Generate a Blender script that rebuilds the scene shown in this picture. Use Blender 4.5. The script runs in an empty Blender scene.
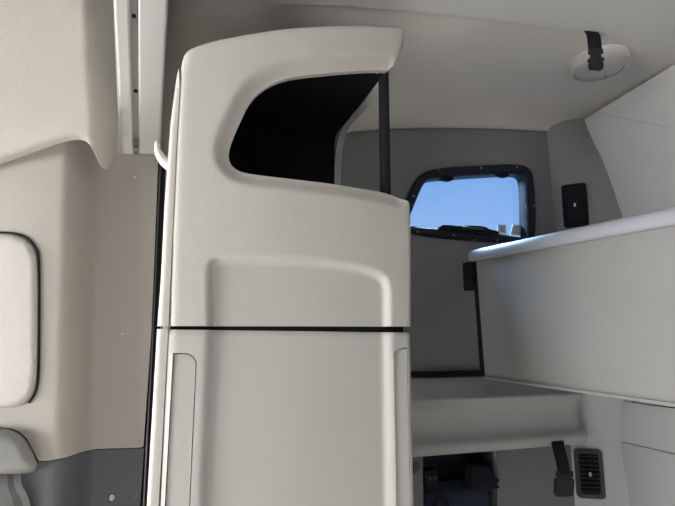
import bpy, bmesh, math, random
import numpy as np
from mathutils import Vector, Matrix
from mathutils.geometry import delaunay_2d_cdt
random.seed(3)
SC = bpy.context.scene
COL = SC.collection
PI = math.pi

# ------------------------------------------------------------------ camera
F = 507.0
PITCH = math.radians(9.75)
YAW = math.radians(18.2)
CAM = Vector((0, 0, 1.5))
cd = bpy.data.cameras.new('camera')
cam = bpy.data.objects.new('camera', cd)
COL.objects.link(cam)
cam.location = CAM
cam.rotation_euler = (PI/2 + PITCH, 0, -YAW)
cd.sensor_width = 36
cd.lens = F/675*36
cd.clip_start = 0.02
SC.camera = cam


def ray(x, y):
    a = (x-337.5)/F
    b = (253-y)/F
    fw = math.cos(PITCH)-b*math.sin(PITCH)
    up = math.sin(PITCH)+b*math.cos(PITCH)
    return Vector((a*math.cos(YAW)+fw*math.sin(YAW), -a*math.sin(YAW)+fw*math.cos(YAW), up))


def on(ax, v, x, y):
    """point of the plane axis=v that a sight line measured in the photo meets"""
    d = ray(x, y)
    return CAM + d*((v-CAM[ax])/d[ax])


def onX(x, y, v): return on(0, v, x, y)
def onY(x, y, v): return on(1, v, x, y)
def onZ(x, y, v): return on(2, v, x, y)


def on_plane(x, y, p0, n):
    d = ray(x, y)
    return CAM + d*((p0-CAM).dot(n)/d.dot(n))


# ------------------------------------------------------------------ materials
def mat(name, rgb, rough=0.6, bump=0.0, bscale=500, metal=0.0, spec=0.4, mottle=0.0, mscale=6, sheen=0.0, weave=False):
    m = bpy.data.materials.new(name)
    m.use_nodes = True
    nt = m.node_tree
    b = nt.nodes['Principled BSDF']
    b.inputs['Base Color'].default_value = (*rgb, 1)
    b.inputs['Roughness'].default_value = rough
    b.inputs['Metallic'].default_value = metal
    b.inputs['Specular IOR Level'].default_value = spec
    if sheen:
        b.inputs['Sheen Weight'].default_value = sheen
    tc = nt.nodes.new('ShaderNodeTexCoord')
    if mottle:
        n = nt.nodes.new('ShaderNodeTexNoise')
        n.inputs['Scale'].default_value = mscale
        n.inputs['Detail'].default_value = 5
        nt.links.new(tc.outputs['Object'], n.inputs['Vector'])
        r = nt.nodes.new('ShaderNodeValToRGB')
        r.color_ramp.elements[0].position = .3
        r.color_ramp.elements[1].position = .7
        r.color_ramp.elements[0].color = (*[c*(1-mottle) for c in rgb], 1)
        r.color_ramp.elements[1].color = (*[min(1, c*(1+mottle)) for c in rgb], 1)
        nt.links.new(n.outputs['Fac'], r.inputs['Fac'])
        nt.links.new(r.outputs['Color'], b.inputs['Base Color'])
    if bump:
        if weave:
            n = nt.nodes.new('ShaderNodeTexWave')
            n.inputs['Scale'].default_value = bscale
            n.inputs['Distortion'].default_value = 1.0
            out = n.outputs['Fac']
        else:
            n = nt.nodes.new('ShaderNodeTexVoronoi')
            n.inputs['Scale'].default_value = bscale
            out = n.outputs['Distance']
        nt.links.new(tc.outputs['Object'], n.inputs['Vector'])
        bp = nt.nodes.new('ShaderNodeBump')
        bp.inputs['Strength'].default_value = bump
        bp.inputs['Distance'].default_value = 0.001
        nt.links.new(out, bp.inputs['Height'])
        nt.links.new(bp.outputs['Normal'], b.inputs['Normal'])
    return m


M = dict(
    shell=mat('shell_plastic', (.52, .505, .47), .5, .25, 420, mottle=.015),
    shell_door=mat('door_plastic', (.50, .49, .465), .45, .12, 600, mottle=.015),
    cove=mat('headliner_vinyl', (.56,.53,.485), .75, .2, 500, mottle=.03),
    front_ceiling=mat('front_headliner_vinyl', (.50,.495,.475), .7, .2, 500, mottle=.02),
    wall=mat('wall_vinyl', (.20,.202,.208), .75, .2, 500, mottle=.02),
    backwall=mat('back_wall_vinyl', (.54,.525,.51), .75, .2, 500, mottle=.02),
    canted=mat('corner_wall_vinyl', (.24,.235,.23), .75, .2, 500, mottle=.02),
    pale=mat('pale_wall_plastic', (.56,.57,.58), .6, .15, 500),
    ledge=mat('ledge_plastic', (.42,.415,.41), .6, .15, 500),
    bunk=mat('bunk_fabric', (.27,.27,.265), .85, .3, 300, mottle=.02, sheen=.2),
    bunkrail=mat('bunk_rail_plastic', (.36,.375,.42), .45),
    pillar=mat('pillar_plastic', (.36, .335, .305), .5, .2, 500, mottle=.02, mscale=4),
    pad=mat('pad_vinyl', (.44,.42,.395), .6, .3, 350, mottle=.02),
    head=mat('roof_liner_fabric', (.42,.405,.37), .85, .3, 450, mottle=.04, mscale=9),
    kick=mat('kick_panel_plastic', (.085,.09,.1), .55, .2, 500),
    cap=mat('belt_cover_plastic', (.20, .20, .195), .55, .2, 500),
    rail=mat('rail_enamel', (.58,.585,.575), .35),
    slot=mat('rail_slot_plastic', (.30, .30, .29), .6),
    black=mat('black_plastic', (.012, .013, .016), .75, .15, 500, spec=.15),
    lining=mat('cubby_lining', (.008, .009, .011), .8, .2, 400, spec=.15),
    frame=mat('window_frame_rubber', (.008, .010, .018), .5, .1, 300, spec=.3),
    bezel=mat('vent_bezel_plastic', (.06, .065, .07), .55, .1, 400),
    vane=mat('vent_vane_plastic', (.03, .032, .035), .6),
    web=mat('black_webbing', (.012, .013, .016), .8, .6, 260, spec=.2, weave=True),
    buckle=mat('buckle_plastic', (.015, .016, .018), .35),
    navy=mat('navy_fabric', (.012, .02, .04), .85, .3, 350, sheen=.2),
    niche=mat('niche_plastic', (.045, .05, .058), .7),
    metal=mat('screw_metal', (.75, .73, .70), .25, metal=1.0),
    dull=mat('dull_metal', (.2, .2, .2), .45, metal=.8),
    white=mat('white_print', (.85, .86, .88), .5),
    tag=mat('grey_print', (.35, .38, .42), .6),
    lens=mat('lamp_lens_plastic', (.42,.405,.375), .35),
    cabin=mat('dark_cab_vinyl', (.09, .09, .092), .8, .2, 400),
    floor=mat('floor_rubber', (.42,.40,.37), .8, .3, 200),
    hose=mat('grey_belt_webbing', (.13,.13,.132), .6),
)
g = bpy.data.materials.new('window_glass')
g.use_nodes = True
nt = g.node_tree
nt.nodes.remove(nt.nodes['Principled BSDF'])
tr = nt.nodes.new('ShaderNodeBsdfTransparent')
tr.inputs['Color'].default_value = (.93, .96, .97, 1)
gl = nt.nodes.new('ShaderNodeBsdfGlossy')
gl.inputs['Roughness'].default_value = .02
mx = nt.nodes.new('ShaderNodeMixShader')
mx.inputs[0].default_value = .05
nt.links.new(tr.outputs[0], mx.inputs[1])
nt.links.new(gl.outputs[0], mx.inputs[2])
nt.links.new(mx.outputs[0], nt.nodes['Material Output'].inputs['Surface'])
M['glass'] = g


# ------------------------------------------------------------------ object helpers
def tag(o, label=None, cat=None, group=None, kind=None):
    if label: o['label'] = label
    if cat: o['category'] = cat
    if group: o['group'] = group
    if kind: o['kind'] = kind
    return o


def empty(name, loc, label=None, cat=None, group=None, kind=None):
    o = bpy.data.objects.new(name, None)
    COL.objects.link(o)
    o.location = loc
    o.empty_display_size = .05
    o['_w'] = list(loc)
    return tag(o, label, cat, group, kind)


def obj(name, bm, m, parent=None, smooth=True, angle=35, recalc=True):
    """link a bmesh in world coordinates as ONE mesh object"""
    if recalc:
        bmesh.ops.recalc_face_normals(bm, faces=bm.faces[:])
    vs = [v.co for v in bm.verts]
    lo = Vector([min(v[i] for v in vs) for i in range(3)])
    hi = Vector([max(v[i] for v in vs) for i in range(3)])
    org = Vector(((lo.x+hi.x)/2, (lo.y+hi.y)/2, lo.z))
    bmesh.ops.translate(bm, verts=bm.verts[:], vec=-org)
    me = bpy.data.meshes.new(name)
    bm.to_mesh(me)
    bm.free()
    me.materials.append(m)
    if smooth:
        me.polygons.foreach_set('use_smooth', [True]*len(me.polygons))
        me.set_sharp_from_angle(angle=math.radians(angle))
    o = bpy.data.objects.new(name, me)
    COL.objects.link(o)
    o['_w'] = list(org)
    if parent is not None:
        o.parent = parent
        o.location = org - Vector(parent['_w'])
    else:
        o.location = org
    return o


def chaikin(pts, n=2, closed=True):
    pts = [Vector((p[0], p[1])) for p in pts]
    for _ in range(n):
        q = []
        L = len(pts)
        rng = range(L) if closed else range(L-1)
        if not closed: q.append(pts[0])
        for i in rng:
            a, b = pts[i], pts[(i+1) % L]
            q += [a*.75+b*.25, a*.25+b*.75]
        if not closed: q.append(pts[-1])
        pts = q
    return pts


def rrect(x0, y0, x1, y1, r, seg=6, corners=(1, 1, 1, 1)):
    """rounded rectangle, corners order: (x1,y1) (x0,y1) (x0,y0) (x1,y0)"""
    out = []
    cs = [(x1-r, y1-r, 0, (x1, y1)), (x0+r, y1-r, 90, (x0, y1)), (x0+r, y0+r, 180, (x0, y0)), (x1-r, y0+r, 270, (x1, y0))]
    for k, (cx, cy, a, c) in enumerate(cs):
        if not corners[k]:
            out.append(Vector(c)); continue
        for i in range(seg+1):
            t = math.radians(a+90*i/seg)
            out.append(Vector((cx+r*math.cos(t), cy+r*math.sin(t))))
    return out


def dense(poly, s, closed=True):
    out = []
    L = len(poly)
    for i in range(L if closed else L-1):
        a, b = Vector(poly[i]), Vector(poly[(i+1) % L])
        n = max(1, int((b-a).length/s))
        for k in range(n):
            out.append(a+(b-a)*(k/n))
    if not closed: out.append(Vector(poly[-1]))
    return out


def inside(poly, P):
    x, y = P[:, 0], P[:, 1]
    r = np.zeros(len(P), bool)
    n = len(poly)
    for i in range(n):
        x0, y0 = poly[i][0], poly[i][1]
        x1, y1 = poly[(i+1) % n][0], poly[(i+1) % n][1]
        if y0 == y1: continue
        c = ((y0 > y) != (y1 > y)) & (x < (x1-x0)*(y-y0)/(y1-y0)+x0)
        r ^= c
    return r


def dist(poly, P, closed=True):
    d = np.full(len(P), 1e9)
    n = len(poly)
    for i in range(n if closed else n-1):
        a = np.array(poly[i][:2]); b = np.array(poly[(i+1) % n][:2])
        ab = b-a
        L = float(ab@ab)
        if L < 1e-14: continue
        t = np.clip(((P-a)@ab)/L, 0, 1)
        d = np.minimum(d, np.linalg.norm(P-(a+t[:, None]*ab), axis=1))
    return d


def sheet(outline, mapper, spacing, holes=(), back=None, thick=.0, fill_back=False, grid=True):
    """triangulated sheet inside an outline (2D), mapped to 3D, with its edges turned back by `thick` along `back`"""
    loops = [dense(outline, spacing)]+[dense(h, spacing) for h in holes]
    V, E = [], []
    for L in loops:
        k = len(V)
        V += [Vector(p) for p in L]
        E += [(k+i, k+(i+1) % len(L)) for i in range(len(L))]
    if grid:
        xs = [p[0] for p in outline]; ys = [p[1] for p in outline]
        gx = np.arange(min(xs), max(xs), spacing)
        gy = np.arange(min(ys), max(ys), spacing)
        G = np.array([(x+(.5*spacing if j % 2 else 0), y) for j, y in enumerate(gy) for x in gx])
        ok = inside(loops[0], G) & (dist(loops[0], G) > spacing*.5)
        for h in loops[1:]:
            ok &= ~inside(h, G) & (dist(h, G) > spacing*.5)
        V += [Vector(p) for p in G[ok].tolist()]
    vo, eo, fo, _, _, _ = delaunay_2d_cdt(V, E, [], 0, 1e-7)
    if fo:
        cen = np.array([[sum(vo[i][k] for i in f)/len(f) for k in (0, 1)] for f in fo])
        ok = inside(loops[0], cen)
        for h in loops[1:]: ok &= ~inside(h, cen)
        fo = [f for f, k in zip(fo, ok) if k]
    bm = bmesh.new()
    P = np.array([(v[0], v[1]) for v in vo])
    X = mapper(P)
    bv = [bm.verts.new(p) for p in X]
    for f in fo:
        try: bm.faces.new([bv[i] for i in f])
        except ValueError: pass
    loose = [v for v in bm.verts if not v.link_faces]
    bmesh.ops.delete(bm, geom=loose, context='VERTS')
    if thick:
        be = [e for e in bm.edges if len(e.link_faces) == 1]
        back = Vector(back).normalized()*thick
        mp = {}
        for e in be:
            for v in e.verts:
                if v not in mp:
                    mp[v] = bm.verts.new(v.co+back)
        if fill_back:
            fr = bm.faces[:]
            for f in fr:
                for v in f.verts:
                    if v not in mp: mp[v] = bm.verts.new(v.co+back)
            for f in fr:
                bm.faces.new([mp[v] for v in reversed(f.verts)])
        for e in be:
            a, b = e.verts
            bm.faces.new([a, b, mp[b], mp[a]])
    return bm


def plate(outline, frame, thick, spacing=.03, holes=(), inset=.0):
    """flat solid plate: frame = (origin, U, V, N); thickness runs along N, front edge softened by `inset`"""
    O, U, V, N = frame
    def mp(P):
        z = np.zeros(len(P))
        if inset:
            d = dist(outline, P)
            for h in holes: d = np.minimum(d, dist(h, P))
            t = np.clip(1-d/inset, 0, 1)
            z = inset*(1-np.sqrt(np.clip(1-t*t, 0, 1)))
        return [O+U*p[0]+V*p[1]+N*zz for p, zz in zip(P.tolist(), z.tolist())]
    return sheet(outline, mp, spacing, holes, N, thick, True, grid=bool(inset))


def box(bm, lo, hi, bev=0.0, seg=2, rot=None, pivot=None):
    lo, hi = Vector(lo), Vector(hi)
    r = bmesh.ops.create_cube(bm, size=1)
    vs = r['verts']
    for v in vs:
        v.co = Vector([(lo[i]+hi[i])/2+v.co[i]*(hi[i]-lo[i]) for i in range(3)])
    if bev:
        es = list({e for v in vs for e in v.link_edges})
        rr = bmesh.ops.bevel(bm, geom=es, offset=bev, segments=seg, affect='EDGES', profile=.5)
        vs = list({v for f in rr['faces'] for v in f.verts} | {v for v in vs if v.is_valid})
    if rot is not None:
        c = Vector(pivot) if pivot is not None else (lo+hi)/2
        for v in vs: v.co = c+rot@(v.co-c)
    return vs


def lathe(bm, prof, O, N, seg=24, U=None, sq=1.0):
    """profile of (radius, height along N)"""
    N = N.normalized()
    U = (U or N.orthogonal()).normalized()
    W = N.cross(U)
    rings = []
    for r, h in prof:
        if r < 1e-6:
            rings.append([bm.verts.new(O+N*h)])
        else:
            rings.append([bm.verts.new(O+N*h+U*(r*math.cos(2*PI*i/seg))+W*(sq*r*math.sin(2*PI*i/seg))) for i in range(seg)])
    for a, b in zip(rings, rings[1:]):
        for i in range(seg):
            j = (i+1) % seg
            f = [a[i % len(a)], a[j % len(a)], b[j % len(b)], b[i % len(b)]]
            f2 = []
            for v in f:
                if v not in f2: f2.append(v)
            if len(f2) > 2: bm.faces.new(f2)


def sweep(bm, path, W, w, t, closed=False):
    """rectangular band swept along a path; W = width direction"""
    rings = []
    n = len(path)
    for i, p in enumerate(path):
        d = (path[min(i+1, n-1)]-path[max(i-1, 0)]).normalized()
        Wd = (W - d*W.dot(d)).normalized()
        T = d.cross(Wd)
        rings.append([bm.verts.new(p+Wd*a*w/2+T*b*t/2) for a, b in ((-1, -1), (1, -1), (1, 1), (-1, 1))])
    for a, b in zip(rings, rings[1:]):
        for i in range(4):
            bm.faces.new([a[i], a[(i+1) % 4], b[(i+1) % 4], b[i]])
    bm.faces.new(rings[0]); bm.faces.new(rings[-1])


def tube(bm, path, r, seg=12):
    rings = []
    n = len(path)
    U = None
    for i, p in enumerate(path):
        d = (path[min(i+1, n-1)]-path[max(i-1, 0)]).normalized()
        if U is None: U = d.orthogonal().normalized()
        U = (U-d*U.dot(d)).normalized()
        W = d.cross(U)
        rr = r[i] if isinstance(r, (list, tuple)) else r
        rings.append([bm.verts.new(p+U*(rr*math.cos(2*PI*k/seg))+W*(rr*math.sin(2*PI*k/seg))) for k in range(seg)])
    for a, b in zip(rings, rings[1:]):
        for i in range(seg):
            bm.faces.new([a[i], a[(i+1) % seg], b[(i+1) % seg], b[i]])
    bm.faces.new(rings[0]); bm.faces.new(rings[-1])


def curve3(pts, n=8):
    """Catmull-Rom through 3D points"""
    P = [pts[0]]+list(pts)+[pts[-1]]
    out = []
    for i in range(1, len(P)-2):
        a, b, c, d = P[i-1:i+3]
        for k in range(n):
            t = k/n
            out.append(.5*((2*b)+(c-a)*t+(2*a-5*b+4*c-d)*t*t+(3*b-a-3*c+d)*t**3))
    out.append(pts[-1])
    return out


def prism(prof, a0, a1, make):
    """closed profile (list of 2D) swept straight; make(p, a) -> 3D"""
    bm = bmesh.new()
    A = [bm.verts.new(make(p, a0)) for p in prof]
    B = [bm.verts.new(make(p, a1)) for p in prof]
    n = len(prof)
    for i in range(n):
        bm.faces.new([A[i], A[(i+1) % n], B[(i+1) % n], B[i]])
    bm.faces.new(A); bm.faces.new(list(reversed(B)))
    return bm


def sstep(t):
    t = np.clip(t, 0, 1)
    return t*t*(3-2*t)


EX, EY, EZ = Vector((1, 0, 0)), Vector((0, 1, 0)), Vector((0, 0, 1))
YW_, XB = 1.62, 1.60          # side wall, back wall of the sleeper
ZC = 2.38

# ================================================================== SETTING
# ---- side wall with the window opening and a storage niche low down
def pxY(pts, Y): return [Vector((p.x, p.z)) for p in (onY(x, y, Y) for x, y in pts)]


win_outer = pxY(chaikin([(403, 232), (403, 212), (408, 197), (414, 183), (422, 173), (437, 168), (483, 165), (518, 163.5), (531, 168), (535, 182), (537, 236), (530, 243.5), (483, 241), (441, 238)], 2), 1.605)
win_inner = pxY(chaikin([(412, 226), (408, 222), (417, 199), (424, 183), (430, 179), (440, 177.6), (483, 174.5), (517, 172.8), (525.5, 175), (527, 190), (528, 234), (525, 238), (497, 233), (441, 228.7)], 2), 1.605)
win_mid = [(a+b)/2 for a, b in zip(win_outer, win_inner)]
seam = [onY(349, 133, YW_), onY(390, 130, YW_), onY(432, 129, YW_), onY(500, 130, YW_), onY(545, 132, YW_)]
wall_out = [Vector((-.4, 0)), Vector((1.45, 0)), Vector((1.45, seam[-1].z+.03))]+[Vector((p.x, p.z+.03)) for p in reversed(seam)]+[Vector((.2, 2.19)), Vector((-.4, 2.12))]
niche = pxY([(423, 452), (423, 560), (498, 560), (498, 452)], YW_)
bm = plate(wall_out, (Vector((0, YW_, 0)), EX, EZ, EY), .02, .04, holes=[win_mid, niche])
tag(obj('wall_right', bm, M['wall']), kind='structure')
nx0, nx1 = niche[0].x, niche[2].x
nz0, nz1 = niche[1].y, niche[0].y
bm = bmesh.new()
box(bm, (nx0-.01, 1.78, nz0-.01), (nx1+.01, 1.79, nz1+.01))
box(bm, (nx0-.01, 1.625, nz0-.01), (nx0, 1.78, nz1+.01)); box(bm, (nx1, 1.625, nz0-.01), (nx1+.01, 1.78, nz1+.01))
box(bm, (nx0, 1.625, nz0-.01), (nx1, 1.78, nz0)); box(bm, (nx0, 1.625, nz1), (nx1, 1.78, nz1+.01))
tag(obj('trim_4', bm, M['niche'], smooth=False), kind='structure')

# ---- canted corner between side wall and back wall
TOPB = onX(580, 120, XB)
cb = [(0, 1.53), (1.0, 1.53), (1.135, 1.548), (1.269, 1.533), (1.60, 1.46), (1.941, 1.444), (2.2, 1.51), (TOPB.z, TOPB.y)]
seg = 28
def canted(i0, i1):
  bm = bmesh.new()
  prev = None
  for i in range(i0, i1):
      z = TOPB.z*i/seg
      yb = np.interp(z, [c[0] for c in cb], [c[1] for c in cb])
      xa = 1.45
      row = []
      for t in (0, .04, .12, .5, .88, .96, 1, 1.3):
          bow = .008*math.sin(PI*min(t, 1))
          p = Vector((xa+(XB-xa)*t, YW_+(yb-YW_)*t, z if i < seg else TOPB.z+.03))
          row.append(bm.verts.new(p+Vector((-bow, -bow, 0))))
      if prev:
          for a in range(7): bm.faces.new([prev[a], prev[a+1], row[a+1], row[a]])
      prev = row
  return bm
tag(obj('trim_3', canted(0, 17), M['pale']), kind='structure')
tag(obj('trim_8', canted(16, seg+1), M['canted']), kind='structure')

# ---- back wall: upper padded panel and lower panels with seams
def frX(X): return (Vector((X, 0, 0)), EY, EZ, EX)
up = [Vector((c[1]-.004, c[0])) for c in cb if c[0] >= 1.3]
up = [Vector((1.45, 1.28))]+up+[Vector((onX(675, 62, XB).y, onX(675, 62, XB).z)), Vector((.9, 2.44)), Vector((-.9, 2.44)), Vector((-.9, 1.28))]
tag(obj('wall_back', plate(up, frX(XB), .03, .05, inset=.012), M['backwall']), kind='structure')
lo_top = 1.12
lw = [Vector((1.545, 1.275)), Vector((1.555, 1.13)), Vector((-.9, 1.13)), Vector((-.9, 1.275))]
tag(obj('trim_5', plate(lw, frX(XB+.004), .03, .05, inset=.01), M['pale']), kind='structure')
lw = [Vector((1.552, 1.127)), Vector((1.53, 0)), Vector((-.9, 0)), Vector((-.9, 1.127))]
tag(obj('trim_6', plate(lw, frX(XB+.002), .03, .05, inset=.01), M['pale']), kind='structure')
bm = bmesh.new(); box(bm, (1.64, -.95, 0), (1.66, 1.66, 2.48)); tag(obj('trim_9', bm, M['wall'], smooth=False), kind='structure')
# faint stitched seam of the padded panel
pth = [onX(x, y, XB-.001) for x, y in ((598, 113), (625, 119), (650, 123), (675, 129), (760, 147))]
bm = bmesh.new(); tube(bm, curve3(pth, 4), .0022, 6)
tag(obj('trim_7', bm, M['backwall']), kind='structure')

# ---- ceiling: a front panel with an arched edge, behind it the coved roof liner
epx = [(-200, 30), (60, 14), (170, 10), (250, 5), (320, 4), (420, 12), (500, 20.5), (585, 33.5), (675, 48), (760, 64)]
edge = [onZ(x, y, ZC) for x, y in epx]
out = [Vector((p.x, p.y)) for p in edge]
out = chaikin(out, 1, closed=False)
poly = out+[Vector((out[-1].x+.02, -.95)), Vector((-2.3, -.95)), Vector((-2.3, 1.5)), Vector((out[0].x-.05, 1.5))]
bm = sheet(poly, lambda P: [Vector((p[0], p[1], ZC)) for p in P.tolist()], .15, (), EZ, .03, True)
tag(obj('ceiling', bm, M['front_ceiling']), kind='structure')
bm = bmesh.new()
SX = [(-.4, 1.43, 1.97), (.03, 1.43, 1.99), (.2, 1.62, 2.19)]+[tuple(s) for s in seam]+[tuple(TOPB)]
SX[-1] = (1.6, 1.592, TOPB.z)
EXs = [(p.x, p.y) for p in edge]
prev = None
N = 60
XE = 1.66
T = [0, .05, .12, .2, .3, .4, .5, .6, .68, .75, .81, .86, .90, .93, .955, .97, .982, .991, .997, 1]
xs = [s[0] for s in SX]
for i in range(N+1):
    x = -.4+(XE+.4)*i/N
    ys = np.interp(x, xs, [s[1] for s in SX]); zs = np.interp(x, xs, [s[2] for s in SX])
    # smooth the seam height
    ye = np.interp(x, [e[0] for e in EXs], [e[1] for e in EXs])-.05
    ze = np.interp(x, [-.4, .5, 1.1, 1.6], [2.40, 2.405, 2.42, 2.445])
    row = []
    for t in T:
        y = ye+(ys-ye)*t
        z = zs+(ze-zs)*math.sqrt(max(0, 1-t**5))
        row.append(bm.verts.new((x, y, z)))
    if prev:
        for a in range(len(T)-1): bm.faces.new([prev[a], prev[a+1], row[a+1], row[a]])
    prev = row
o = obj('trim_1', bm, M['cove'], angle=60)
tag(o, kind='structure')
cove_ob = o
# fine roll where the liner meets the side wall
bm = bmesh.new()
tube(bm, curve3([p+Vector((0, -.004, 0)) for p in seam], 6), .0035, 8)
tag(obj('trim_2', bm, M['wall']), kind='structure')

# ---- rest of the cab (floor, driver's side, front with openings for the glazing)
bm = bmesh.new(); box(bm, (-2.3, -.95, -.03), (1.63, 1.65, 0))
tag(obj('floor', bm, M['floor'], smooth=False), kind='structure')
bm = plate([Vector((-2.3, 0)), Vector((1.6, 0)), Vector((1.6, 2.45)), Vector((-2.3, 2.45))], (Vector((0, -.95, 0)), EX, EZ, -EY), .03, .2,
           holes=[[Vector((-1.75, .3)), Vector((-.75, .3)), Vector((-.75, 1.75)), Vector((-1.55, 1.75))]])  # opening carried down low to let in the added door fill and sun
tag(obj('wall_left', bm, M['cabin'], smooth=False), kind='structure')
bm = plate([Vector((-.95, 0)), Vector((1.5, 0)), Vector((1.5, 2.45)), Vector((-.95, 2.45))], (Vector((-2.3, 0, 0)), EY, EZ, -EX), .03, .2,
           holes=[[Vector((-.85, 1.1)), Vector((1.4, 1.1)), Vector((1.3, 1.95)), Vector((-.75, 1.95))]])
tag(obj('wall_front', bm, M['cabin'], smooth=False), kind='structure')
bm = plate([Vector((-2.3, 0)), Vector((-.40, 0)), Vector((-.40, 2.40)), Vector((-2.3, 2.40))], (Vector((0, 1.5, 0)), EX, EZ, EY), .03, .2,
           holes=[[Vector((-1.75, 1.1)), Vector((-.85, 1.1)), Vector((-.85, 1.75)), Vector((-1.55, 1.75))]])
tag(obj('wall_door', bm, M['cabin'], smooth=False), kind='structure')

# ---- window_1
w = empty('window_1', (1.06, 1.605, 1.88), kind='structure')
YF = 1.600
def ringmap(P):
    d = np.minimum(dist(win_outer, P), dist(win_inner, P))
    t = np.clip(1-d/.008, 0, 1)
    z = .008*(1-np.sqrt(np.clip(1-t*t, 0, 1)))
    return [Vector((p[0], YF+zz, p[1])) for p, zz in zip(P.tolist(), z.tolist())]
obj('window_frame', sheet(win_outer, ringmap, .006, [win_inner], EY, .018, True), M['frame'], w)
c2 = sum(win_inner, Vector((0, 0)))/len(win_inner)
def grow(poly, k): return [c2+(p-c2)*k for p in poly]
reveal = sheet(grow(win_inner, 1.10), lambda P: [Vector((p[0], 1.621, p[1])) for p in P.tolist()], .02, [grow(win_inner, 1.0)], EY, .035, True, grid=False)
obj('gasket', reveal, M['frame'], w)
obj('pane', sheet(grow(win_inner, 1.05), lambda P: [Vector((p[0], 1.650, p[1])) for p in P.tolist()], .05, (), EY, .004, True, grid=False), M['glass'], w, smooth=False)
for x, y in ((439, 170.5), (481, 168), (517, 167), (533.5, 206), (497, 240.5), (474.5, 240.3), (453.5, 235), (417.5, 232), (413.5, 196)):
    bm = bmesh.new(); lathe(bm, [(.0045, 0), (.0045, .002), (.003, .0035), (0, .004)], onY(x, y, YF), -EY, 12)
    obj('bolt', bm, M['dull'], w)
for x, y in ((446, 178.2), (502, 174.6)):           # hinge tabs at the top edge
    p = onY(x, y, 1.612)
    bm = bmesh.new()
    o2 = [Vector((p.x+.030*math.cos(a), p.z+.012*math.sin(a))) for a in [PI+PI*i/12 for i in range(13)]]
    o2 += [Vector((p.x+.030, p.z+.008)), Vector((p.x-.030, p.z+.008))]
    obj('hinge', plate(o2, (Vector((0, 1.608, 0)), EX, EZ, EY), .012, .05), M['black'], w)
lt = chaikin([(439, 229), (440, 225.5), (447, 225.2), (460, 226.5), (466, 225.6), (484, 226.5), (488, 229.5), (498, 231.5), (498, 235), (470, 233)], 1)
latch = obj('latch', plate(pxY(lt, 1.598), (Vector((0, 1.592, 0)), EX, EZ, EY), .02, .05), M['black'], w)
a, b = onY(462, 227.5, 1.588), onY(484, 228.5, 1.588)
bm = bmesh.new(); box(bm, (a.x, 1.582, a.z-.008), (b.x, 1.594, a.z+.004), .003)
obj('latch_handle', bm, M['buckle'], latch)

# small white labels on the glass
for k, (px, lab) in enumerate((([(498, 224.5), (506, 225), (506.5, 234), (498.3, 233.5)], 'small white square sticker on window glass, left one beside the latch'),
                               ([(513, 224.5), (523, 225.5), (522.5, 236), (510.5, 235)], 'small white slanted sticker on window glass, in the lower right corner'))):
    t = empty('window_sticker', onY(*px[3], 1.648), lab, 'sticker', 'white stickers on the window glass')
    obj('backing', plate(pxY(px, 1.646), (Vector((0, 1.646, 0)), EX, EZ, EY), .002, .05), M['white'], t, smooth=False)
    q = [onY(x, y, 1.6455) for x, y in px]
    bm = bmesh.new()
    for f0 in (.25, .5, .72):
        l = q[0].lerp(q[3], f0); r = q[1].lerp(q[2], f0)
        a, b = l.lerp(r, .2), l.lerp(r, .8)
        sweep(bm, [a, b], EZ, .004, .001)
    obj('print', bm, M['tag'], t, smooth=False)

# ---- ledge under the window wall (a moulded shelf and its lower roll)
pr = [(1.62, 1.378), (1.60, 1.377), (1.56, 1.348), (1.525, 1.326), (1.505, 1.316), (1.498, 1.309), (1.502, 1.300), (1.515, 1.285), (1.525, 1.25), (1.525, 1.215),
      (1.518, 1.195), (1.505, 1.186), (1.488, 1.178), (1.482, 1.165), (1.486, 1.150), (1.500, 1.141), (1.53, 1.138), (1.62, 1.145)]
pr = [tuple(p) for p in chaikin(pr, 1)]
XL0, XL1 = .44, 1.46
bm = bmesh.new()
prev = None
for i in range(25):
    x = XL0+(1.36-XL0)*i/8 if i < 9 else 1.36+.14*(i-8)/16
    f = max(0, (x-1.37)/.12)
    row = [bm.verts.new((x, min(1.635, y+.10*f*f if y < 1.6 else 1.635), z)) for y, z in pr]
    if prev:
        n = len(pr)
        for a in range(n-1): bm.faces.new([prev[a], prev[a+1], row[a+1], row[a]])
    prev = row
o = obj('wall_ledge', bm, M['ledge'])
tag(o, 'pale moulded shelf ledge running along wall below the window', 'ledge')

# ================================================================== TOWER CABINET
YCF = .95
cabx0, cabx1, cabY1 = -.012, .470, 1.43
cab = empty('tower_cabinet', (.23, 1.19, 0), 'tall beige tower cabinet with dark open cubby and hinged lower door', 'cabinet')
def crown(x): return .26*(np.clip(x, 0, .5)-.07)**2
def cp(pts):
    out = []
    for x, y in pts:
        p = onY(x, y, YCF)
        for _ in range(3): p = onY(x, y, YCF+float(crown(p.x)))
        out.append(Vector((p.x, p.z)))
    return out
open_px = [(391, 68.5), (376, 67.7), (350, 69), (328, 71), (306, 73), (287, 76), (272, 82), (259, 91), (249.5, 103), (243, 117), (237, 130), (232, 143), (229.6, 153), (230.5, 161), (235, 167), (242, 171), (254, 173.6), (290, 178), (332.5, 183), (362, 188), (386.4, 192), (398, 196)]
top_px = [(169, 326), (171, 250), (175, 150), (178.5, 90), (182, 62), (186, 52.5), (195, 47), (215, 41), (240, 36), (270, 31), (300, 27.8), (330, 26.5), (360, 26.3), (385, 27), (400, 28), (405.5, 31), (405, 42), (402, 53), (397, 64)]
open_px = [(x, y-2.2) for x, y in open_px]
top_px = [(x, y-2.2*min(1, max(0, (200-y)/100))) for x, y in top_px]
rest_px = [(403, 197.5), (408, 201), (411, 208), (412, 220), (412, 260), (412, 326.5)]
OPEN = [Vector(p) for p in chaikin(cp(open_px), 1, closed=False)]
OUT = chaikin(cp(top_px[1:]), 1, closed=False)
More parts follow.
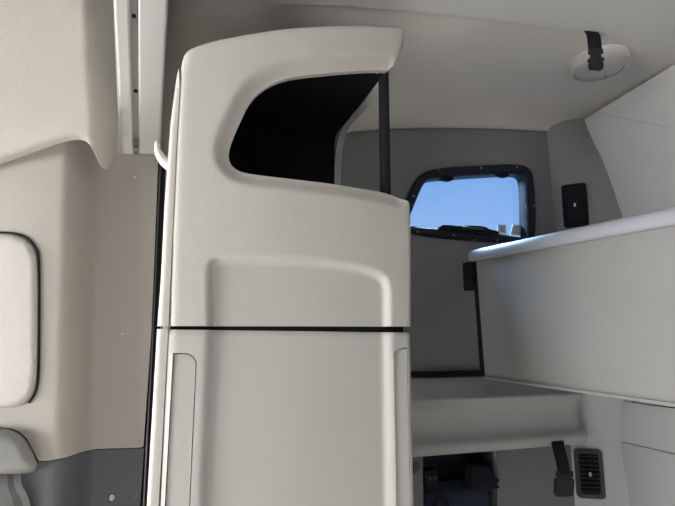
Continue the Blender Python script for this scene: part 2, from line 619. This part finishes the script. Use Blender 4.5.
OUTLINE = [cp(top_px[:1])[0]]+OUT+OPEN+cp(rest_px)
edge_round = [cp([(169, 600)])[0]]+[cp(top_px[:1])[0]]+OUT
edge_round_r = cp(rest_px[2:])+cp([(410.5, 600)])
arch_out = chaikin(cp([(206, 520), (206, 300), (205.5, 268), (210, 258), (222, 255), (260, 255), (313, 257), (350, 262), (372, 267), (386, 274), (391, 284), (392, 300), (392, 520)]), 2)
def edge_fall(d, r, hgt=None):
    t = np.clip(1-d/r, 0, 1)
    return (hgt or r)*(1-np.sqrt(np.clip(1-t*t, 0, 1)))
def cab_h(P):
    h = edge_fall(dist(edge_round, P, False), .016, .008)+edge_fall(dist(edge_round_r, P, False), .012, .007)
    h = h+.020*sstep(1-dist(OPEN, P, False)/.034)*np.clip((P[:, 1]-1.76)/.03, 0, 1)
    ins = inside(arch_out, P)
    h = h+.017*sstep(np.where(ins, dist(arch_out, P), 0)/.017)
    return h
def cab_map(P):
    return [Vector((p[0], YCF+h, p[1])) for p, h in zip(P.tolist(), (cab_h(P)+crown(P[:, 0])).tolist())]
obj('upper_shell', sheet(OUTLINE, cab_map, .0055, (), EY, .014, False), M['shell'], cab, angle=50)

# door with two long grip recesses
SEAMZ = cp([(290, 329)])[0].y
d_out = [cp([(169, 329.5)])[0], cp([(411, 332.5)])[0], Vector((cp([(411.5, 400)])[0].x, .12)), Vector((.010, .12))]
xl0, xl1 = cp([(173, 353)])[0].x, cp([(197, 360)])[0].x
zt = cp([(180, 353)])[0].y
xr0, xr1 = cp([(394.5, 400)])[0].x, cp([(409, 400)])[0].x
slotL = rrect(xl0, .7, xl1, zt, .022, 6, (1, 0, 1, 1))
slotR = rrect(xr0, .7, xr1, zt+.006, .018, 6, (0, 1, 1, 1))
def door_map(P):
    h = edge_fall(dist(d_out[:2], P, False), .004)+edge_fall(dist([d_out[3], d_out[0]], P, False), .004)+edge_fall(dist(d_out[1:3], P, False), .006)
    ins = inside(arch_out_d, P)
    h = h+.017*sstep(np.where(ins, dist(arch_out_d, P), 0)/.017)
    return [Vector((p[0], YCF+v, p[1])) for p, v in zip(P.tolist(), (h+crown(P[:, 0])).tolist())]
ax0, ax1 = cp([(206, 350)])[0].x, cp([(392, 350)])[0].x
arch_out_d = [Vector((ax0, 3)), Vector((ax0, -1)), Vector((ax1, -1)), Vector((ax1, 3))]
door = obj('door', sheet(d_out, door_map, .008, [slotL, slotR], EY, .02, False), M['shell_door'], cab, angle=50)
e = .0017
gl_ = rrect(xl0+e, .7+e, xl1-e, zt-e, .0205, 6, (1, 0, 1, 1))
gr_ = rrect(xr0+e, .7+e, xr1-e, zt+.006-e, .0165, 6, (0, 1, 1, 1))
obj('grip_panel', plate(gl_, (Vector((0, YCF+.004, 0)), EX, EZ, EY), .014, .02, inset=.0018), M['shell_door'], door)
obj('grip_panel', plate(gr_, (Vector((0, YCF+.004+float(crown((xr0+xr1)/2)), 0)), EX, EZ, EY), .014, .02, inset=.0018), M['shell_door'], door)
# narrow corner trim on the left of shell and door
tr_px = [(147, 506), (157.5, 326), (161, 280), (165, 200), (171, 120), (176.5, 78), (179, 66), (180, 90), (176.5, 150), (172, 250), (168.8, 326), (159, 506)]
tr_low = [(134, 700), (145.5, 520), (147, 506), (157.3, 329), (168.7, 329), (159, 506), (158, 520), (147.5, 700)]
tr_up = [(157.5, 326)]+tr_px[2:11]
for tp, nl in ((tr_up, 6), (tr_low, 4)):
    tr = cp(tp)
    lf = tr[:nl]
    def trm(P):
        h = .004+edge_fall(dist(lf, P, False), .006)
        return [Vector((p[0]-0.0005, YCF+v, p[1])) for p, v in zip(P.tolist(), h.tolist())]
    obj('corner_trim', sheet(tr, trm, .005, (), EY, .03, False), M['shell'], cab, angle=50)
# carcass: sides, back, base, filler behind the door seam
bm = bmesh.new(); box(bm, (-.010, .975, .06), (.004, cabY1, 2.02), .003)
obj('side_panel', bm, M['shell'], cab)
bm = bmesh.new(); box(bm, (.474, 1.035, .06), (.488, cabY1, 1.79), .003)
obj('side_panel', bm, M['shell'], cab)
bm = bmesh.new(); prev = None
for i in range(13):
    x = .002+.484*i/12; y = YCF+.024+float(crown(x))
    row = [bm.verts.new(c_) for c_ in ((x, y, 1.50), (x, y, 1.56), (x, y+.012, 1.56), (x, y+.012, 1.50))]
    if prev:
        for k in range(4): bm.faces.new([prev[k], prev[(k+1) % 4], row[(k+1) % 4], row[k]])
    else: bm.faces.new(row)
    prev = row
bm.faces.new(prev)
obj('divider', bm, M['lining'], cab)  # black strip behind the seam, stands for the shade in the gap
bm = bmesh.new(); box(bm, (.004, cabY1-.012, .06), (.456, cabY1, 2.06)); obj('back_panel', bm, M['shell'], cab)
bm = bmesh.new(); box(bm, (-.005, .98, 0), (.465, cabY1-.02, .10), .004); obj('plinth', bm, M['black'], cab)
# roof following the curved top edge, dropping to the back
topc = [p for p in OUT if p.y > 2.02]
topc = topc[:max(i for i, p in enumerate(topc) if p.y > 2.185)]
bm = bmesh.new(); prev = None
for y, dz in ((.980, -.008), (1.1, -.008), (1.25, -.010), (1.41, -.012), (1.43, -.03)):
    yy = [max(y, YCF+.014+float(crown(p.x))) if y < 1 else y for p in topc]
    row = [bm.verts.new((p.x, q, p.y+dz)) for p, q in zip(topc, yy)]
    row2 = [bm.verts.new((p.x, q, p.y+dz-.012)) for p, q in zip(topc, yy)]
    if prev:
        for a in range(len(topc)-1):
            bm.faces.new([prev[0][a], prev[0][a+1], row[a+1], row[a]])
            bm.faces.new([prev[1][a], row2[a], row2[a+1], prev[1][a+1]])
    prev = (row, row2)
obj('roof_panel', bm, M['shell'], cab)
# black moulded cubby liner: floor, left wall, back, ceiling
bm = bmesh.new()
Zf, Zt2 = 1.80, 2.112
tz_ = sorted((p.x, p.y) for p in OUT if p.y > 1.95)
L = [(x, min(Zt2+.006, float(np.interp(x, [q[0] for q in tz_], [q[1] for q in tz_]))-.045)) for x in (.452, .35, .25, .20, .16, .12, .09, .06, .04, .022)]
L += [(.012, 1.95), (.010, 1.90), (.010, Zf), (.452, Zf)]
prev = None
for y, s in ((.985, 0), (1.2, 0), (1.37, 0), (1.395, .012), (1.405, .03)):
    row = [bm.verts.new((x+(s if x < .2 else 0), y if y > 1 else YCF+.026+float(crown(x))+(.010 if x > .3 else 0), min(max(z, Zf+s), Zt2+.006-s))) for x, z in L]
    if prev:
        for a in range(len(L)-1): bm.faces.new([prev[a], prev[a+1], row[a+1], row[a]])
    prev = row
bm.faces.new(prev)
obj('cubby_liner', bm, M['lining'], cab)
# flange of the open right side: a beam along the top and down the back
fl = curve3([Vector((.460, 1.035, 2.114)), Vector((.462, 1.15, 2.118)), Vector((.462, 1.30, 2.122)), Vector((.462, 1.36, 2.112)), Vector((.462, 1.395, 2.07)), Vector((.462, 1.412, 1.98)), Vector((.462, 1.42, 1.79))], 5)
bm = bmesh.new(); sweep(bm, fl, EX, .020, .014)
obj('side_flange', bm, M['shell'], cab)
fl = [p+Vector((0, .012, .02)) for p in fl]
bm = bmesh.new(); sweep(bm, [fl[0]+Vector((-.006, -.002, .032)), fl[8]+Vector((0, 0, .025)), fl[14]+Vector((0, 0, .02))], EX, .012, .05)
obj('side_header', bm, M['shell'], cab)
# black corner post
pt, pb = onY(383.3, 63, 1.034), onY(383.3, 196, 1.034)
bm = bmesh.new()
lathe(bm, [(0, 0), (.0125, 0), (.0125, pt.z-pb.z+.008), (0, pt.z-pb.z+.008)], Vector((pt.x, 1.034, pb.z-.004)), EZ, 20)
post = obj('support_post', bm, M['black'], cab)
bm = bmesh.new(); lathe(bm, [(0, 0), (.015, 0), (.015, .006), (.0126, .010), (0, .010)], Vector((pt.x, 1.034, pt.z-.002)), -EZ, 20)
obj('post_collar', bm, M['black'], post)
# coat hook on the left edge
hp = [(175, 166), (169, 164.5), (163, 160), (158.5, 153), (157, 146), (156.5, 143)]
hpts = [onY(x, y, .985) for x, y in hp]
bm = bmesh.new()
pth = curve3(hpts, 6)
rings = []
n = len(pth)
for i, p in enumerate(pth):
    d = (pth[min(i+1, n-1)]-pth[max(i-1, 0)]).normalized()
    T_ = d.cross(EY).normalized()
    t = i/(n-1)
    hw = .011*(1-t)+.0028; dp = .014-.003*t
    rings.append([bm.verts.new(p+T_*(hw*math.cos(a))+EY*(dp*math.sin(a))) for a in [2*PI*k/14 for k in range(14)]])
for a, b in zip(rings, rings[1:]):
    for k in range(14): bm.faces.new([a[k], a[(k+1) % 14], b[(k+1) % 14], b[k]])
bm.faces.new(rings[0]); bm.faces.new(rings[-1])
hk = obj('coat_hook', bm, M['shell'], cab)

# ================================================================== UPPER BUNK
XF = 1.0
bunk = empty('upper_bunk', (1.3, .9, 1.37), 'wide beige upholstered upper bunk with pale rounded top rail', 'bunk')
a = onX(483, 377, XF); b = onX(473, 268, XF); c = onX(675, 224, XF); d = onX(675, 408, XF)
YE, YN = 1.49, .30
zt_, zb_ = 1.758, 1.376
def slope_top(y): return 1.748+(y-.8)*(.032/.7)
def zbot(y): return 1.364+(y-.8)*(.014/.7)
fo_ = [Vector((YE, zbot(YE))), Vector((YE+.012, 1.6)), Vector((YE+.02, slope_top(YE))), Vector((YN, slope_top(YN))), Vector((YN, zbot(YN)))]
obj('front_panel', plate(fo_, (Vector((XF, 0, 0)), EY, EZ, EX), .03, .03, inset=.006), M['bunk'], bunk)
pf = [(-.012, -.012), (-.016, .0), (-.014, .016), (-.004, .026), (.012, .030), (.045, .028), (.045, -.004), (.0, -.014)]
pf = [tuple(p) for p in chaikin(pf, 1)]
bm = prism(pf, 0, 1, lambda p, t: Vector((XF+p[0], (YE+.035)*(1-t)+YN*t, (slope_top(YE+.035)*(1-t)+slope_top(YN)*t)+p[1]+.004)))
obj('top_rail', bm, M['bunkrail'], bunk)
bm = bmesh.new(); box(bm, (XF+.03, YN, 1.37), (1.575, YE-.01, 1.40), .004); obj('base_board', bm, M['pale'], bunk)
bm = prism([(YN, 1.358), (YE, 1.374), (YE, 1.380), (YN, 1.366)], XF-.004, XF+.03, lambda p, t: Vector((t, p[0], p[1])))
obj('lower_edging', bm, M['bunk'], bunk)
# black pivot bracket at the far end of the bunk
br = empty('bunk_bracket', (1.0, 1.55, 1.37), 'black L shaped bracket holding far end of upper bunk to the wall', 'bracket')
vp = [onX(x, y, .995) for x, y in ((471.5, 288), (480, 262), (488, 262), (490, 376), (477.5, 376))]
bm = plate([Vector((p.y, p.z)) for p in vp], (Vector((1.006, 0, 0)), EY, EZ, EX), .03, .05)
obj('upright', bm, M['black'], br, smooth=False)
hd = [onX(x, y, 1.0) for x, y in ((464.5, 263), (472.5, 262), (475, 289), (467, 290))]
bm = bmesh.new(); box(bm, (.992, hd[1].y, hd[2].z), (1.03, hd[0].y+.004, hd[0].z), .005); obj('pivot_plate', bm, M['black'], br)
l, r = onY(405, 375, 1.60), onY(486, 375.5, 1.60)
bm = bmesh.new(); box(bm, (l.x-.1, 1.592, l.z-.006), (r.x+.02, 1.618, l.z+.010), .003)
obj('wall_rail', bm, M['black'], br)

# ================================================================== VENTS on the canted corner
def facet_frame(x, y, zc):
    """point on the canted corner hit by the sight line + its axes"""
    yb = np.interp(zc, [c_[0] for c_ in cb], [c_[1] for c_ in cb])
    A = Vector((1.45, YW_, zc)); B = Vector((XB, yb, zc))
    U = (B-A).normalized()
    Nn = U.cross(EZ).normalized()      # into the room?
    if Nn.dot(CAM-A) < 0: Nn = -Nn
    p = on_plane(x, y, A+Nn*.012, Nn)
    return p, U, EZ.copy(), Nn
def vent(x, y, wpx, hpx, louvred, label):
    zc = onY(x, y, 1.54).z
    p, U, V, Nn = facet_frame(x, y, zc)
    # real size from the sight lines of its four sides
    q = [on_plane(xx, yy, p, Nn) for xx, yy in ((x-wpx/2, y), (x+wpx/2, y), (x, y-hpx/2), (x, y+hpx/2))]
    W = (q[1]-q[0]).length/2; H = (q[2]-q[3]).length/2
    t = empty('air_vent', p-Nn*.006-EZ*H, label, 'vent')
    O = p+Nn*.012
    r = min(W, H)*.28
    outer = rrect(-W, -H, W, H, r)
    iw, ih = W*(.70 if louvred else .80), H*(.80 if louvred else .86)
    inner = rrect(-iw, -ih, iw, ih, r*.6)
    obj('bezel', plate(outer, (O, U, V, -Nn), .014, .006, holes=[inner], inset=.005), M['bezel' if louvred else 'black'], t)
    obj('recess', plate(rrect(-iw-.002, -ih-.002, iw+.002, ih+.002, r*.6), (O-Nn*.007, U, V, -Nn), .006, .05), M['black'], t)
    R = Matrix((U, V, Nn)).transposed()
    if louvred:
        ns = 9
        for k in range(ns):
            z = -ih+ih*2*(k+.5)/ns
            bm = bmesh.new(); box(bm, (-iw, -.0012, -.0035), (iw, .0012, .0045), rot=Matrix.Rotation(math.radians(-35), 3, 'X'), pivot=(0, 0, 0))
            for v in bm.verts: v.co = O-Nn*.0025+U*v.co.x+V*(z+v.co.y)+Nn*v.co.z
            obj('louvre', bm, M['vane'], t, smooth=False)
        for xx in (-iw*.38, iw*.38):
            bm = bmesh.new(); box(bm, (xx-.0015, -ih, -.004), (xx+.0015, ih, .002))
            for v in bm.verts: v.co = O+U*v.co.x+V*v.co.y+Nn*v.co.z
            obj('divider', bm, M['black'], t, smooth=False)
    else:
        bm = bmesh.new(); box(bm, (-iw*.8, -ih*.85, -.008), (iw*.8, ih*.85, -.002), .002)
        for v in bm.verts: v.co = O+U*v.co.x+V*v.co.y+Nn*v.co.z
        obj('flap', bm, M['black'], t)
    bm = bmesh.new(); box(bm, (-.0035, -.007, -.004), (.0035, .006, .004), .001)
    for v in bm.verts: v.co = O+U*v.co.x+V*v.co.y+Nn*v.co.z
    obj('tab', bm, M['white'], t)
vent(575, 205.5, 25, 43, False, 'small closed black air vent on wall right of the window')
vent(589.3, 473.3, 28, 49, True, 'grey framed louvred air vent low on wall below the bunk')

# ================================================================== STRAPS
def side_release(t, top, bot, w, face, W, block=False):
    """female + male halves of a plastic buckle hanging from top to bot"""
    D = (bot-top); Lh = D.length; D = D.normalized()
    T_ = D.cross(W).normalized()
    def mk(name, poly, th, off, m=M['buckle'], par=t):
        bm = plate([Vector((x*w, y*Lh)) for x, y in poly], (top+T_*(off-th/2), W, D, T_), th, .05)
        for v in bm.verts: pass
        return obj(name, bm, m, par, smooth=False)
    m1 = mk('buckle_male', [(-.5, 0), (.5, 0), (.52, .22), (.35, .3), (.35, .5), (-.35, .5), (-.35, .3), (-.52, .22)], .009, 0)
    if block: mk('buckle_female', [(-.5, .30), (-.55, .36), (-.55, .88), (-.45, 1), (.45, 1), (.55, .88), (.55, .36), (.5, .30)], .016, 0)
    else: mk('buckle_female', [(-.42, .42), (-.55, .52), (-.5, .62), (-.42, .68), (-.5, .78), (-.42, 1), (.42, 1), (.5, .78), (.42, .68), (.5, .62), (.55, .52), (.42, .42)], .013, 0)
# overhead strap, from the edge of the front ceiling panel
YS = 1.04
Wd = Vector((math.cos(YAW*1.2), math.sin(YAW*.0)-.15, 0)).normalized()
s0 = onY(593.3, 32, YS-.004)
st = empty('buckle_strap', onY(596, 69, YS-.01), 'short black webbing strap with buckle hanging at ceiling edge beside round lamp', 'strap')
pa = curve3([s0+Vector((0, .01, .012)), onY(593.5, 36, YS-.01), onY(594.5, 44, YS-.014), onY(595.5, 54, YS-.01)], 6)
bm = bmesh.new(); sweep(bm, pa, Wd, .042, .003)
obj('webbing', bm, M['web'], st)
side_release(st, onY(595.5, 49, YS-.014), onY(596, 69.5, YS-.014), .041, 1, Wd)
# lower strap
YS2 = 1.46
def lp(x, y, o=0): return on_plane(x, y, Vector((1.30, 1.475+o, 1.1)), Vector((0, -1, 0)))
st = empty('buckle_strap', lp(563.5, 495), 'thick black strap with plastic buckle hanging beside louvred vent', 'strap')
Wd = Vector((.96, -.25, .0)).normalized()
pa = curve3([lp(557.3, 440, .03), lp(557.5, 443), lp(558.8, 449, -.012), lp(562, 461, -.018), lp(564.3, 474, -.014)], 6)
bm = bmesh.new(); sweep(bm, pa, Wd, .040, .005)
obj('webbing', bm, M['web'], st)
pa2 = [p+Vector((0, -.006, 0)) for p in pa[14:]]
bm = bmesh.new(); sweep(bm, pa2, Wd, .030, .004); obj('webbing_fold', bm, M['web'], st)
side_release(st, lp(564.6, 471, -.014), lp(563.5, 496, -.014), .056, 1, Wd, True)

# ================================================================== ROUND CEILING LAMP
Cc = onZ(599, 68, 2.402)
nrm = Vector((.02, .02, -1)).normalized()
lamp = empty('ceiling_lamp', Cc, 'round pale ceiling lamp disc behind the hanging black strap', 'lamp')
Ru = Vector((.093, 0, 0))
bm = bmesh.new()
lathe(bm, [(.094, -.03), (.094, .002), (.091, .006), (.085, .009), (.078, .0095), (.0755, .008)], Cc, nrm, 48, U=EX)
obj('bezel', bm, M['lens'], lamp)
bm = bmesh.new()
lathe(bm, [(.075, .002), (.074, .007), (.068, .0095), (.04, .0105), (0, .011)], Cc, nrm, 48, U=EX)
obj('lamp_lens', bm, M['lens'], lamp)
bm = bmesh.new(); lathe(bm, [(.0025, .008), (.0025, .013), (0, .013)], Cc+Vector((.045, .02, -.002)), nrm, 10)
obj('switch', bm, M['dull'], lamp)

# ================================================================== LEFT SIDE: pillar and door-side trim
def Ypan(px, py):
    e = px+(py-150)*.03
    t = np.clip((105-e)/41, 0, 1)
    s = t*t*(3-2*t)
    return 1.385-.145*s+np.clip(70-e, 0, 70)**2*.0000022
def pxmap(f, off=0):
    def m(P):
        Y = f(P[:, 0], P[:, 1])+off
        return [onY(p[0], p[1], y) for p, y in zip(P.tolist(), np.asarray(Y).tolist())]
    return m
main_out = [(-60, 105), (100, 105), (107.5, 152.5), (158.5, 155), (157.6, 175), (151.5, 330), (143.5, 446), (141, 447.5), (96, 449), (83, 451.5), (66, 457.5), (50, 460.5), (38.6, 461)]
main_out += [(33, 450), (27, 439), (20, 432), (12, 428.5), (0, 427), (-60, 427)]
pil = empty('pillar_panel', onY(120, 447, 1.385), 'large taupe moulded pillar panel with two screws left of the cabinet', 'panel')
bm = sheet(main_out, pxmap(Ypan), 5, (), EY, .03, False)
obj('moulding', bm, M['pillar'], pil, angle=50)
for x, y in ((134.5, 177.5), (122.5, 334)):
    p = onY(x, y, 1.384)
    bm = bmesh.new(); lathe(bm, [(.0052, 0), (.0052, .0015), (.004, .003), (.0015, .0034), (0, .002)], p, -EY, 14)
    obj('screw', bm, M['metal'], pil)
kick = empty('kick_panel', onY(100, 600, 1.385), 'dark grey lower panel below the taupe pillar panel', 'panel')
kout = [(-60, 461.5), (38, 461.8), (50, 461.3), (66, 458.4), (83, 452.4), (96, 449.8), (141, 448.4), (144, 447.5), (140, 506), (134, 600), (-60, 600)]
bm = sheet(kout, pxmap(Ypan, .004), 6, (), EY, .03, False)
obj('moulding', bm, M['kick'], kick, angle=50)
p = onY(111.5, 497.5, 1.387)
bm = bmesh.new(); lathe(bm, [(.0065, 0), (.0065, .002), (.0045, .0032), (.003, .001), (0, .001)], p, -EY, 16); obj('rivet', bm, M['metal'], kick)
p = onY(136, 496, 1.387)
bm = bmesh.new(); lathe(bm, [(.003, 0), (.003, .0015), (0, .002)], p, -EY, 10); obj('screw', bm, M['dull'], kick)
# raised pad on the panel
pad_out = chaikin([(-60, 233), (0, 233.5), (14, 234.5), (26, 239), (34, 248), (37.5, 262), (37.8, 320), (37, 372), (34.5, 390), (28, 401), (18, 407), (0, 408.5), (-60, 409)], 2)
def padf(px, py):
    P = np.stack([px, py], 1)
    return Ypan(px, py)-.014+edge_fall(dist(pad_out, P), 5, .010)
bm = sheet(pad_out, pxmap(padf), 4, (), EY, .02, False)
tag(obj('armrest_pad', bm, M['pad'], angle=60), 'pale rounded rectangular pad set in the taupe panel at left', 'pad')
# dark line standing for the shade in the groove round the pad's right edge
sp = [(-40, 232.2), (0, 232.5), (14, 233.3), (27, 237.8), (35.5, 247.5), (39, 262), (39.3, 320), (38.5, 372), (36, 391), (29, 403)]
pth = [onY(x, y, float(Ypan(np.array([x]), np.array([y]))[0])-.003) for x, y in sp]
bm = bmesh.new(); tube(bm, curve3(pth, 4), .0022, 8)
tag(obj('pad_groove_line', bm, M['black']), 'thin dark line standing for the groove curving round the pale pad', 'gap')

# roof liner above the panel
hb = [(-60, 182), (0, 160.5), (25, 151.5), (50, 142.5), (68, 137), (80, 136), (88, 140), (93, 149), (98, 160), (103, 167), (107.5, 168), (111.5, 164), (114.5, 154), (117, 146), (117.5, 115), (115, 60), (112.5, 0), (100, -160), (-60, -160)]
hb2 = [hb[0], hb[1], hb[2]]+[tuple(p) for p in chaikin(hb[2:15], 1, closed=False)]+hb[15:]
def Yhead(px, py):
    t = np.clip((168-py)/330, 0, 1)
    base = 1.218-.655*t**1.0+.18*t*t
    P = np.stack([px, py], 1)
    redge = [(114.5, 172), (115.5, 160), (118, 120), (115, 60), (112.5, 0), (104, -170)]
    d = dist(redge, P, False)
    roll = .11*np.clip(1-d/30, 0, 1)**1.8
    d2 = dist([(-60, 182), (0, 160.5), (25, 151.5), (50, 142.5), (68, 137), (80, 136), (88, 140)], P, False)
    return base+roll+edge_fall(d2, 4, .004)
bm = sheet(hb2, pxmap(Yhead), 4, (), EY, .02, False)
tag(obj('headliner_panel', bm, M['head'], angle=60), 'large curved beige roof liner panel filling the upper left', 'panel')

# white ceiling rail with a bolted slot
def Yr(px, py):
    t = (155-py)/155
    return 1.384-.30*t+.02*t*t
def lerpx(y, x0, x1): return x0+(x1-x0)*(153-y)/153
def strip(xa0, xa1, xb0, xb1, f, th, name, m, par, inset=2.0, drop=.003):
    o_ = [(xa0, 153), (xb0, 154.5), (lerpx(-120, xb0, xb1), -120), (lerpx(-120, xa0, xa1), -120)]
    side = [[o_[1], o_[2]], [o_[3], o_[0]]]
    def ff(px, py):
        P = np.stack([px, py], 1)
        d = np.minimum(dist(side[0], P, False), dist(side[1], P, False))
        return f(px, py)+edge_fall(d, inset, drop)
    return obj(name, sheet(o_, pxmap(ff), 1.6, (), EY, th, False), m, par, angle=50)
rl = empty('ceiling_rail', onY(140, 154, 1.385), 'white double rail with bolted grey slot running up to the ceiling', 'rail')
strip(122, 114, 133.6, 129.4, lambda a, b: Yr(a, b), .03, 'rail_strip', M['rail'], rl)
strip(138.8, 138.2, 160, 168, lambda a, b: Yr(a, b), .03, 'rail_strip', M['rail'], rl)
slot = strip(132, 128, 140.5, 139, lambda a, b: Yr(a, b)+.010, .01, 'slot', M['slot'], rl, .5, .0)
for x, y in ((134, 16), (135.8, 91)):
    yy = float(Yr(x, y))+.0095
    p = onY(x, y, yy)
    bm = bmesh.new(); lathe(bm, [(.0048, -.002), (.0048, .002), (.003, .0035), (0, .0035)], p, Vector((0, -.9, -.45)), 12)
    obj('bolt', bm, M['black'], slot)
bm = bmesh.new()
a, b = onY(134, 138, 1.352), onY(138.5, 148, 1.368)
box(bm, (a.x, 1.355, b.z), (b.x, 1.368, a.z), .001); obj('end_stop', bm, M['dull'], slot)

# black strip standing for the shade in the gap between pillar panel and cabinet
ws = empty('gap_shade_strip', onY(148, 560, 1.39), 'narrow black strip standing for the dark gap between pillar panel and cabinet', 'gap')
def gap(px0, px1, px2, px3, Y, name, m):
    o_ = [(px0, 155), (px1, 155), (px3, 620), (px2, 620)]
    return obj(name, sheet(o_, lambda P: [onY(p[0], p[1], Y) for p in P.tolist()], 12, (), EY, .02, True), m, ws)
gap(158.8, 166, 131, 150, 1.40, 'backing', M['black'])
pth = [onY(x, y, 1.392) for x, y in ((160.5, 157), (153, 330), (143.5, 506), (138, 600))]
bm = bmesh.new(); tube(bm, pth, .0022, 8); obj('bead', bm, M['dull'], ws)

# belt cover and webbing loops at the lower left
def capf(px, py):
    P = np.stack([px, py], 1)
    return 1.20+edge_fall(dist(cap_out, P), 14, .045)
cap_out = chaikin([(-60, 428), (0, 427.8), (14, 430), (25, 438), (32, 450), (38, 463), (36.5, 470), (28, 474.5), (0, 476), (-60, 477)], 2)
bc = empty('belt_cover', onY(0, 476, 1.22), 'grey rounded seat belt cover at the lower left corner', 'cover')
obj('housing', sheet(cap_out, pxmap(capf), 3, (), EY, .04, False), M['cap'], bc, angle=60)
for (x0, x1, w_, m_, lab) in ((3, 7, .030, 'hose', 'broad grey seat belt webbing, leftmost below the rounded cover'), (12, 19, .016, 'bezel', 'narrow dark belt webbing between two others below the rounded cover'), (17, 27, .012, 'hose', 'narrow grey belt webbing, rightmost below the rounded cover')):
    pp = curve3([onY(x0, 472, 1.235), onY(x0+1, 485, 1.225), onY(x1, 506, 1.235), onY(x1+6, 560, 1.24)], 6)
    bm = bmesh.new(); sweep(bm, pp, EX+EY*.2, w_, .005)
    tag(obj('seat_belt_webbing', bm, M[m_]), lab, 'belt', 'belt webbing below the cover')

# ================================================================== inside the low niche
bx0, bx1 = nx0+.01, nx1-.006
tz = onY(460, 487, 1.66).z
bm = bmesh.new()
box(bm, (bx0, 1.635, nz0+.004), (bx1, 1.76, tz), .02, 3)
bmesh.ops.subdivide_edges(bm, edges=[e_ for e_ in bm.edges if e_.calc_length() > .05], cuts=3, use_grid_fill=True)
for v in bm.verts:
    v.co.y += .006*math.sin(v.co.x*40)*math.cos(v.co.z*30)
t = empty('storage_bag', Vector(((bx0+bx1)/2, 1.70, nz0)), 'dark navy fabric bag in the shaded niche below the ledge', 'bag')
obj('bag_body', bm, M['navy'], t)
bm = bmesh.new(); pth = curve3([Vector((bx0+.02, 1.632, tz-.09)), Vector((bx0+.03, 1.625, tz-.04)), Vector((bx0+.07, 1.63, tz-.025)), Vector((bx0+.10, 1.632, tz-.09))], 6)
sweep(bm, pth, EY, .006, .010); obj('carry_strap', bm, M['web'], t)
bo = pxY([(469.5, 465.5), (485, 464.6), (492, 476), (497, 478), (496, 481), (490, 485), (484, 487), (470, 488.6)], 1.615)
t = empty('black_holder', Vector((bo[7].x+.04, 1.63, bo[7].y)), 'small black angular plastic holder in front of the navy bag', 'holder')
obj('holder_body', plate(bo, (Vector((0, 1.595, 0)), EX, EZ, EY), .045, .01, inset=.004), M['black'], t)
bo2 = pxY([(472, 487), (495, 483), (497, 487), (474, 490)], 1.615)
obj('mount_foot', plate(bo2, (Vector((0, 1.60, 0)), EX, EZ, EY), .06, .05), M['black'], t, smooth=False)
a, b = onY(423.5, 470, 1.628), onY(437, 483.5, 1.628)
bm = bmesh.new(); box(bm, (a.x, 1.615, b.z), (b.x, 1.66, a.z), .004)
t = empty('switch_box', Vector(((a.x+b.x)/2, 1.63, b.z)), 'small black square box at the left edge of the niche', 'box')
obj('box_body', bm, M['black'], t)
for k in range(2):
    bm = bmesh.new(); lathe(bm, [(.005, 0), (.005, .004), (0, .005)], Vector(((a.x+b.x)/2+(k-.5)*.018, 1.614, (a.z+b.z)/2)), -EY, 12)
    obj('button', bm, M['bezel'], t)
pb_ = pxY([(413, 463), (419, 462.5), (418.5, 469), (413, 474)], 1.61)
bm = plate(pb_, (Vector((0, 1.605, 0)), EX, EZ, EY), .014, .05)
tag(obj('wall_clip', bm, M['kick']), 'tiny dark clip on pale strip beside cabinet edge, below the ledge', 'clip')

# ================================================================== LIGHT
w = bpy.data.worlds.new('sky')
SC.world = w
w.use_nodes = True
nt = w.node_tree
bg = nt.nodes['Background']
tc = nt.nodes.new('ShaderNodeTexCoord')
sp_ = nt.nodes.new('ShaderNodeSeparateXYZ')
rp = nt.nodes.new('ShaderNodeValToRGB')
nt.links.new(tc.outputs['Generated'], sp_.inputs[0])
nt.links.new(sp_.outputs['Z'], rp.inputs['Fac'])
e0, e1 = rp.color_ramp.elements
e0.position = .05; e0.color = (.36, .60, 1, 1)
e1.position = .5; e1.color = (.17, .38, .92, 1)
nt.links.new(rp.outputs['Color'], bg.inputs['Color'])
bg.inputs['Strength'].default_value = 1.0


def area(name, loc, target, sx, sy, energy, col):
    l = bpy.data.lights.new(name, 'AREA')
    l.shape = 'RECTANGLE'; l.size = sx; l.size_y = sy; l.energy = energy; l.color = col
    o = bpy.data.objects.new(name, l); COL.objects.link(o)
    o.location = loc
    o.rotation_euler = (Vector(target)-Vector(loc)).to_track_quat('-Z', 'Y').to_euler()
    return o
area('windscreen_daylight', (-2.25, .25, 1.25), (0, .6, 1.85), 2.0, .6, 100, (1, .97, .92))
area('low_door_fill', (-1.2, -.92, .85), (.1, 1.1, 2.0), .85, .9, 1.5, (1, .96, .91))  # added fill, aimed up from the unseen door opening
area('passenger_window_daylight', (-1.3, 1.46, 1.42), (-.6, .2, 1.6), .8, .6, 12, (1, .97, .93))
area('side_window_skylight', (1.15, 3.0, 3.25), (1.05, 1.1, 1.75), 1.8, .8, 330, (.45, .65, 1))

l = bpy.data.lights.new('floor_bounce_sun', 'SUN'); l.energy = 54; l.angle = .02; l.color = (1, .97, .92)  # added through the unseen door; its bounce off the floor brightens the ceiling
o = bpy.data.objects.new('floor_bounce_sun', l); COL.objects.link(o)
o.rotation_euler = Vector((.70, .75, -.9)).to_track_quat('-Z', 'Y').to_euler()

vs = SC.view_settings
vs.view_transform = 'Standard'
vs.look = 'None'
vs.exposure = 0.0
vs.gamma = 1.0
vs.use_curve_mapping = False
for o in bpy.data.objects:
    if '_w' in o: del o['_w']
